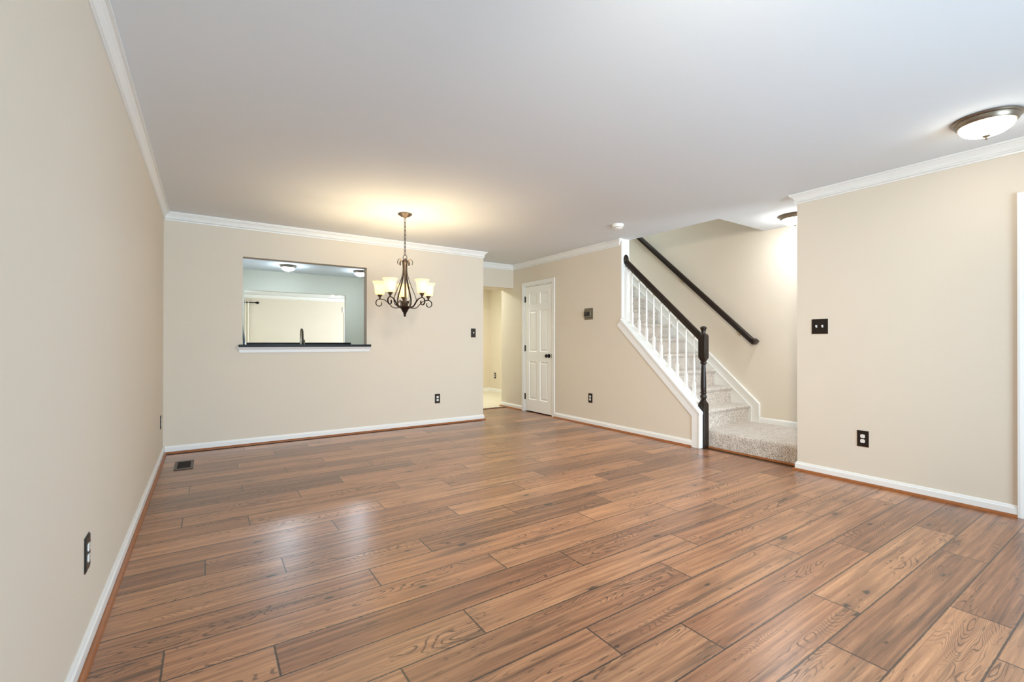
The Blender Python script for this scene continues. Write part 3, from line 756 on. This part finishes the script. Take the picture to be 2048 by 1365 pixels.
link('cap', bm, M_white, o, True)

# floor vent
vx0, vx1, vy0, vy1 = -0.240, -0.098, 4.952, 5.292
o = thing('floor_register', 'brown metal floor vent by the left end of the back wall', 'floor vent', ((vx0+vx1)/2, (vy0+vy1)/2, 0))
cxv, cyv = (vx0+vx1)/2, (vy0+vy1)/2
hw, hl = (vx1-vx0)/2, (vy1-vy0)/2
bm = B()
fw = 0.022
for a, b, c, d in ((-hw, hw, -hl, -hl+fw*1.6), (-hw, hw, hl-fw*1.6, hl), (-hw, -hw+fw, -hl+fw*1.6, hl-fw*1.6), (hw-fw, hw, -hl+fw*1.6, hl-fw*1.6)): box(bm, a, b, c, d, 0.0005, 0.007, 0.0015)
link('frame', bm, M_bronze_l, o)
bm = B(); box(bm, -hw+fw, hw-fw, -hl+fw*1.6, hl-fw*1.6, 0.0005, 0.0015); link('duct', bm, M_slot, o)
bm = B()
for i in range(14):
    y = -hl+fw*1.6+0.008+i*(2*hl-fw*3.2-0.016)/13; box(bm, -hw+fw, hw-fw, y-0.002, y+0.002, 0.0015, 0.0055)
link('louver', bm, M_bronze, o)

# ---------------------------------------------------------------- flush ceiling lights
def flush(label, loc, glass, R=0.15, pewter=M_pewter, group='flush ceiling lights', name='ceiling_light'):
    o = thing(name, label, 'ceiling light', loc, 0, group)
    k = R/0.15
    bm = B(); lathe(bm, [(0.150*k, -0.0005), (0.152*k, -0.006), (0.147*k, -0.012), (0.136*k, -0.014), (0.134*k, -0.032), (0.126*k, -0.042), (0.114*k, -0.044)], (0, 0, 0), 48); link('metal_pan', bm, pewter, o, True)
    bm = B(); pr = [(0.119*k, -0.040)]
    for i in range(1, 11):
        a = i/10*pi/2; pr.append((0.119*k*cos(a)+0.001, -0.040-0.062*k*sin(a)))
    lathe(bm, pr, (0, 0, 0), 48); link('glass_bowl', bm, glass, o, True)
    bm = B(); z = -0.040-0.062*k
    lathe(bm, [(0.014, z+0.004), (0.019, z), (0.014, z-0.006), (0.006, z-0.009), (0.008, z-0.014), (0.005, z-0.020), (0.002, z-0.023)], (0, 0, 0), 20); link('finial', bm, pewter, o, True)
    return o
flush('lit round ceiling light at the upper right, above the plain right wall', (3.785, 0.668, H), M_lamp_warmw)
flush('lit round ceiling light over the stair landing, half hidden by the wall', (5.035, 2.275, H), M_lamp_stair)
flush('cool white ceiling light in the kitchen, left one seen through the pass-through', (1.155, 8.62, H), M_lamp_cool, 0.13)
flush('cool white ceiling light in the kitchen, right one at the pass-through edge', (2.36, 8.56, H), M_lamp_cool, 0.13)

# ---------------------------------------------------------------- chandelier
CX, CY = 1.681, 4.477
ch = thing('chandelier', 'five-arm bronze chandelier with lit cream glass bell shades, hanging by a chain', 'chandelier', (CX, CY, H))
def zz(v): return 1.127+(685.3-v)/195.7-H    # heights relative to the ceiling
bm = B(); lathe(bm, [(0.070, -0.0005), (0.071, -0.008), (0.060, -0.016), (0.054, -0.018), (0.046, -0.026), (0.018, -0.036), (0.008, -0.046), (0.004, -0.05)], (0, 0, 0), 36); link('canopy', bm, M_bronze_l, ch, True)
bm = B()
zt, zb = -0.048, zz(511)
nl = 9; lh = (zt-zb)/nl
for i in range(nl):
    zc = zt-lh*(i+0.5); a = 0 if i % 2 else pi/2
    pts = []
    for k in range(16):
        t_ = 2*pi*k/16; u = 0.0085*cos(t_); w_ = (lh/2+0.003)*sin(t_); pts.append((u*cos(a+0.5), u*sin(a+0.5), zc+w_))
    tube(bm, pts, 0.0031, 6, close=True)
link('chain', bm, M_bronze, ch, True)
bm = B(); pts = [(0.020*cos(2*pi*k/24)*0.83, -0.020*cos(2*pi*k/24)*0.55, (zz(511)+zz(521))/2+0.027*sin(2*pi*k/24)) for k in range(24)]
tube(bm, pts, 0.0032, 8, close=True); link('ring', bm, M_bronze, ch, True)
zh = zz(614)
bm = B(); lathe(bm, [(0.004, zz(519)), (0.020, zz(520)), (0.024, zz(522)), (0.014, zz(524)), (0.006, zz(526)), (0.006, zh+0.02), (0.030, zh+0.018), (0.034, zh+0.010), (0.006, zh+0.006)], (0, 0, 0), 20); link('stem', bm, M_bronze_l, ch, True)
bm = B(); lathe(bm, [(0.030, zh+0.008), (0.056, zh+0.002), (0.060, zh-0.006), (0.050, zh-0.016), (0.036, zh-0.030), (0.028, zh-0.046), (0.024, zh-0.056), (0.016, zh-0.060), (0.018, zh-0.068), (0.014, zh-0.076),
                     (0.008, zh-0.080), (0.0125, zh-0.086), (0.0135, zh-0.093), (0.010, zh-0.100), (0.003, zh-0.104)], (0, 0, 0), 28); link('hub', bm, M_bronze, ch, True)
ACR = 0.258
zcup = zz(598.2)
VA = radians(20.5)                      # bearing from the camera to the chandelier
for az in (-3.5, 68.5, 140.5, 212.5, 284.5):
    wa = pi/2-VA-radians(az)
    dx, dy = cos(wa), sin(wa); side = (-dy, dx, 0)
    def rp(r, z): return (dx*r, dy*r, z)
    P = [rp(0.045, zh-0.010), rp(0.095, zh-0.014), rp(0.130, zh-0.004), rp(0.165, zh+0.032), rp(0.205, zh+0.066), rp(ACR, zcup-0.004)]
    cr = 0.042
    for i in range(1, 10):
        a = pi/2-i*radians(34); rr = cr*(1-0.055*i); P.append(rp(ACR+0.004+rr*cos(a), zcup-0.004-cr+rr*sin(a)))
    P = spline(P, 4); n_ = len(P)
    bm = B(); tube(bm, P, [1.0]*(n_-6)+[0.95, 0.9, 0.85, 0.8, 0.8, 0.8], 8, flat=(0.018, 0.009), flat_dir=side); arm = link('arm', bm, M_bronze, ch, True)
    bm = B(); lathe(bm, [(0.006, 0), (0.010, 0.004), (0.008, 0.010), (0.013, 0.020), (0.017, 0.026), (0.024, 0.038), (0.028, 0.041), (0.026, 0.045)], rp(ACR, zcup-0.002), 20); link('cup', bm, M_bronze_l, arm, True)
    z0 = zcup+0.040
    bm = B(); pr = [(0.030, 0), (0.042, 0.003), (0.047, 0.012), (0.0485, 0.035), (0.050, 0.060), (0.053, 0.085), (0.058, 0.105), (0.066, 0.122), (0.075, 0.134)]
    pr2 = [(r-0.003, z+0.001) for r, z in pr[::-1]]
    lathe(bm, pr+pr2, rp(ACR, z0), 36, cap=False); sh = link('glass_shade', bm, M_shade, ch, True)
    bm = B(); lathe(bm, [(0.010, 0.004), (0.011, 0.03), (0.020, 0.055), (0.022, 0.070), (0.014, 0.088), (0.004, 0.093)], rp(ACR, z0), 16)
    bu = link('bulb', bm, emis_bulb if 'emis_bulb' in globals() else globals().setdefault('emis_bulb', emis('lit_bulb', (1.0, 0.78, 0.45, 1), 9.0)), sh, True)
    l = bpy.data.lights.new('chandelier_bulb_light', 'POINT'); l.energy = 4.5; l.color = (1.0, 0.80, 0.50); l.shadow_soft_size = 0.022
    lo = bpy.data.objects.new('chandelier_bulb_light', l); COL.objects.link(lo); lo.parent = ch; lo.location = rp(ACR, z0+0.104)
    # body strap between the arms
    wb = wa+radians(36); ex, ey = cos(wb), sin(wb); sd = (-ey, ex, 0)
    def rq(r, z): return (ex*r, ey*r, z)
    Q = [rq(0.072, zz(531)), rq(0.078, zz(527)), rq(0.070, zz(521.5)), rq(0.050, zz(520)), rq(0.030, zz(524)), rq(0.022, zz(532)), rq(0.022, zz(544)), rq(0.034, zz(556)), rq(0.062, zz(572)), rq(0.096, zz(588)),
         rq(0.116, zz(600)), rq(0.108, zz(609)), rq(0.080, zz(613.5)), rq(0.052, zz(613)), rq(0.042, zz(607)), rq(0.050, zz(602)), rq(0.062, zz(603.5)), rq(0.062, zz(607))]
    bm = B(); tube(bm, spline(Q, 5), 1.0, 8, flat=(0.020, 0.007), flat_dir=sd); link('strap', bm, M_bronze_l, ch, True)

# ---------------------------------------------------------------- kitchen and family room seen through the pass-through
o = thing('kitchen_counter', 'base cabinet run with a dark worktop behind the pass-through wall', 'counter', (1.1, 6.2, 0))
bm = B(); box(bm, -1.44, 1.9, -0.32, 0.28, 0.10, 0.875); link('cabinet_body', bm, M_cab, o)
bm = B(); box(bm, -1.45, 1.95, -0.325, 0.31, 0.875, 0.905, 0.003); link('worktop', bm, M_granite, o)
for i in range(5):
    bm = B(); x = -1.40+i*0.66; box(bm, x, x+0.62, 0.28, 0.30, 0.13, 0.85, 0.004); d_ = link('cabinet_door', bm, M_cab, o)
    bm = B(); tube(bm, [(x+0.56, 0.325, 0.62), (x+0.56, 0.325, 0.76)], 0.005, 8); link('handle', bm, M_nickel, d_)
fa = thing('kitchen_faucet', 'tall gooseneck nickel faucet rising above the ledge', 'faucet', (0.945, 6.0, 0.905))
bm = B(); tube(bm, spline([(0, 0, 0), (0, 0, 0.16), (0.002, 0.004, 0.30), (0.012, 0.035, 0.366), (0.026, 0.085, 0.380), (0.040, 0.135, 0.330), (0.048, 0.165, 0.235), (0.050, 0.175, 0.205)], 8), 0.0125, 12); lathe(bm, [(0.026, 0), (0.026, 0.010), (0.017, 0.016), (0.015, 0.06)], (0, 0, 0), 20); link('spout', bm, M_nickel, fa, True)
bm = B(); tube(bm, [(0.02, 0.03, 0.03), (0.045, 0.05, 0.10), (0.05, 0.055, 0.25)], 0.007, 8); link('handle', bm, M_nickel, fa, True)
bm = B(); box(bm, KX0+0.02, 2.36, YK-0.28, YK+0.20, 1.077, 1.1185, 0.004)
tag(link('bar_top', bm, M_granite), 'black bar top on the half wall at the far side of the kitchen', 'counter')
fr = thing('refrigerator', 'stainless refrigerator with a bowed handle at the left edge of the pass-through', 'refrigerator', (-0.02, 7.35, 0))
bm = B(); box(bm, -0.34, 0.30, -0.42, 0.42, 0.01, 1.78, 0.006); link('body', bm, M_steel, fr)
for y0_, y1_ in ((-0.42, -0.003), (0.003, 0.42)):
    bm = B(); box(bm, 0.305, 0.355, y0_, y1_, 0.05, 1.77, 0.008); dd_ = link('door_leaf', bm, M_steel, fr)
    yy = y1_-0.04 if y1_ < 0.1 else y0_+0.04
    bm = B(); tube(bm, spline([(0.357, yy, 1.62), (0.395, yy, 1.50), (0.43, yy, 1.30), (0.452, yy, 1.10), (0.43, yy, 0.80), (0.357, yy, 0.50)], 6), 0.012, 10); link('door_handle', bm, M_steel, dd_, True)
# far window with curtain
w = bpy.data.objects.new('window_2', None); COL.objects.link(w); w['kind'] = 'structure'; w.location = (0, YFR, 0)
bm = B(); box(bm, FWX0-0.06, FWX0, -0.018, 0, 0.74, 2.11); box(bm, FWX1, FWX1+0.06, -0.018, 0, 0.74, 2.11); box(bm, FWX0, FWX1, -0.018, 0, 2.05, 2.11); box(bm, FWX0, FWX1, -0.018, 0, 0.74, 0.80)
box(bm, FWX0, FWX1, 0.05, 0.08, 1.40, 1.44); link('window_frame', bm, M_trim, w)
bm = B(); box(bm, FWX0, FWX1, 0.06, 0.065, 0.8, 2.05); link('window_pane', bm, M_glass, w)
rod = thing('curtain_rod', 'black curtain rod with a ball finial above the far curtain', 'curtain rod', (0.33, YFR-0.09, 2.215))
bm = B(); tube(bm, [(-0.5, 0, 0), (0.77, 0, 0)], 0.011, 10); link('rod', bm, M_blackm, rod, True)
bm = B(); lathe(bm, [(0.012, 0.77), (0.020, 0.775), (0.014, 0.785), (0.022, 0.80), (0.036, 0.825), (0.036, 0.85), (0.02, 0.872), (0.004, 0.878)], (0, 0, 0), 18, 'x'); link('finial', bm, M_blackm, rod, True)
bm = B(); tube(bm, [(0.70, 0, 0), (0.70, 0.086, 0)], 0.008, 8); link('bracket', bm, M_blackm, rod, True)
bm = B(); n_ = 60; top, bot = [], []
for i in range(n_+1):
    x = 0.70+0.29*i/n_; y = YFR-0.075+0.028*sin(i/n_*2*pi*4.5)
    top.append((x, y)); bot.append((x, y))
va = [bm.verts.new((x, y, 0.03)) for x, y in top]; vb = [bm.verts.new((x, y, 2.26)) for x, y in top]
vc = [bm.verts.new((x, y+0.003, 0.03)) for x, y in top]; vd = [bm.verts.new((x, y+0.003, 2.26)) for x, y in top]
for i in range(n_):
    bm.faces.new((va[i], va[i+1], vb[i+1], vb[i])); bm.faces.new((vc[i], vd[i], vd[i+1], vc[i+1]))
    bm.faces.new((vb[i], vb[i+1], vd[i+1], vd[i])); bm.faces.new((va[i], vc[i], vc[i+1], va[i+1]))
bm.faces.new((va[0], vb[0], vd[0], vc[0])); bm.faces.new((va[-1], vc[-1], vd[-1], vb[-1]))
tag(link('curtain', bm, M_curtain, None, True), 'pale grommet curtain panel at the far left, seen through both openings', 'curtain')
# white framed glass door on the far wall, right
w = bpy.data.objects.new('door_3', None); COL.objects.link(w); w['kind'] = 'structure'; w.location = (0, YFR, 0)
bm = B(); box(bm, 3.50, 3.56, -0.02, 0, 0.001, 2.03); box(bm, 4.40, 4.46, -0.02, 0, 0.001, 2.03); box(bm, 3.46, 4.50, -0.03, 0, 2.03, 2.20)
link('casing', bm, M_trim, w)
bm = B(); box(bm, 3.56, 3.68, 0.05, 0.09, 0.001, 2.03); box(bm, 4.28, 4.40, 0.05, 0.09, 0.001, 2.03); box(bm, 3.68, 4.28, 0.05, 0.09, 1.9, 2.03); box(bm, 3.68, 4.28, 0.05, 0.09, 0.001, 0.25); link('door_frame', bm, M_trim, w)
bm = B(); box(bm, 3.68, 4.28, 0.065, 0.07, 0.25, 1.9); link('door_glass', bm, M_glass, w)
# ceiling fan
fn = thing('ceiling_fan', 'white ceiling fan with lit glass cups in the far room', 'ceiling fan', (2.46, 11.03, H))
bm = B(); lathe(bm, [(0.065, -0.0005), (0.065, -0.02), (0.03, -0.05), (0.013, -0.055), (0.013, -0.10), (0.05, -0.105), (0.10, -0.12), (0.105, -0.165), (0.08, -0.185), (0.045, -0.19), (0.045, -0.215), (0.02, -0.225)], (0, 0, 0), 28); link('motor', bm, M_fan, fn, True)
for i in range(5):
    a = 2*pi*i/5+0.3; bm = B(); box(bm, 0.12, 0.62, -0.06, 0.06, -0.004, 0.004, 0.003); bmesh.ops.transform(bm, matrix=Matrix.Translation((0, 0, -0.15)) @ Matrix.Rotation(a, 4, 'Z') @ Matrix.Rotation(0.2, 4, 'X'), verts=bm.verts); link('blade', bm, M_fan, fn)
for i in range(3):
    a = 2*pi*i/3-0.25; bm = B(); cx_, cy_ = 0.085*cos(a), 0.085*sin(a)
    lathe(bm, [(0.018, 0), (0.030, -0.015), (0.042, -0.05), (0.055, -0.075), (0.010, -0.080)], (cx_, cy_, -0.195), 20); link('lamp_cup', bm, M_lamp_fan, fn, True)
for i, (x, z) in enumerate(((-0.02, -0.52), (0.02, -0.56))):
    bm = B(); tube(bm, [(x, -0.03, -0.21), (x, -0.03, z)], 0.0012, 5); lathe(bm, [(0.003, 0.012), (0.009, 0), (0.006, -0.018), (0.002, -0.022)], (x, -0.03, z), 10); link('pull_chain', bm, M_fan, fn, True)
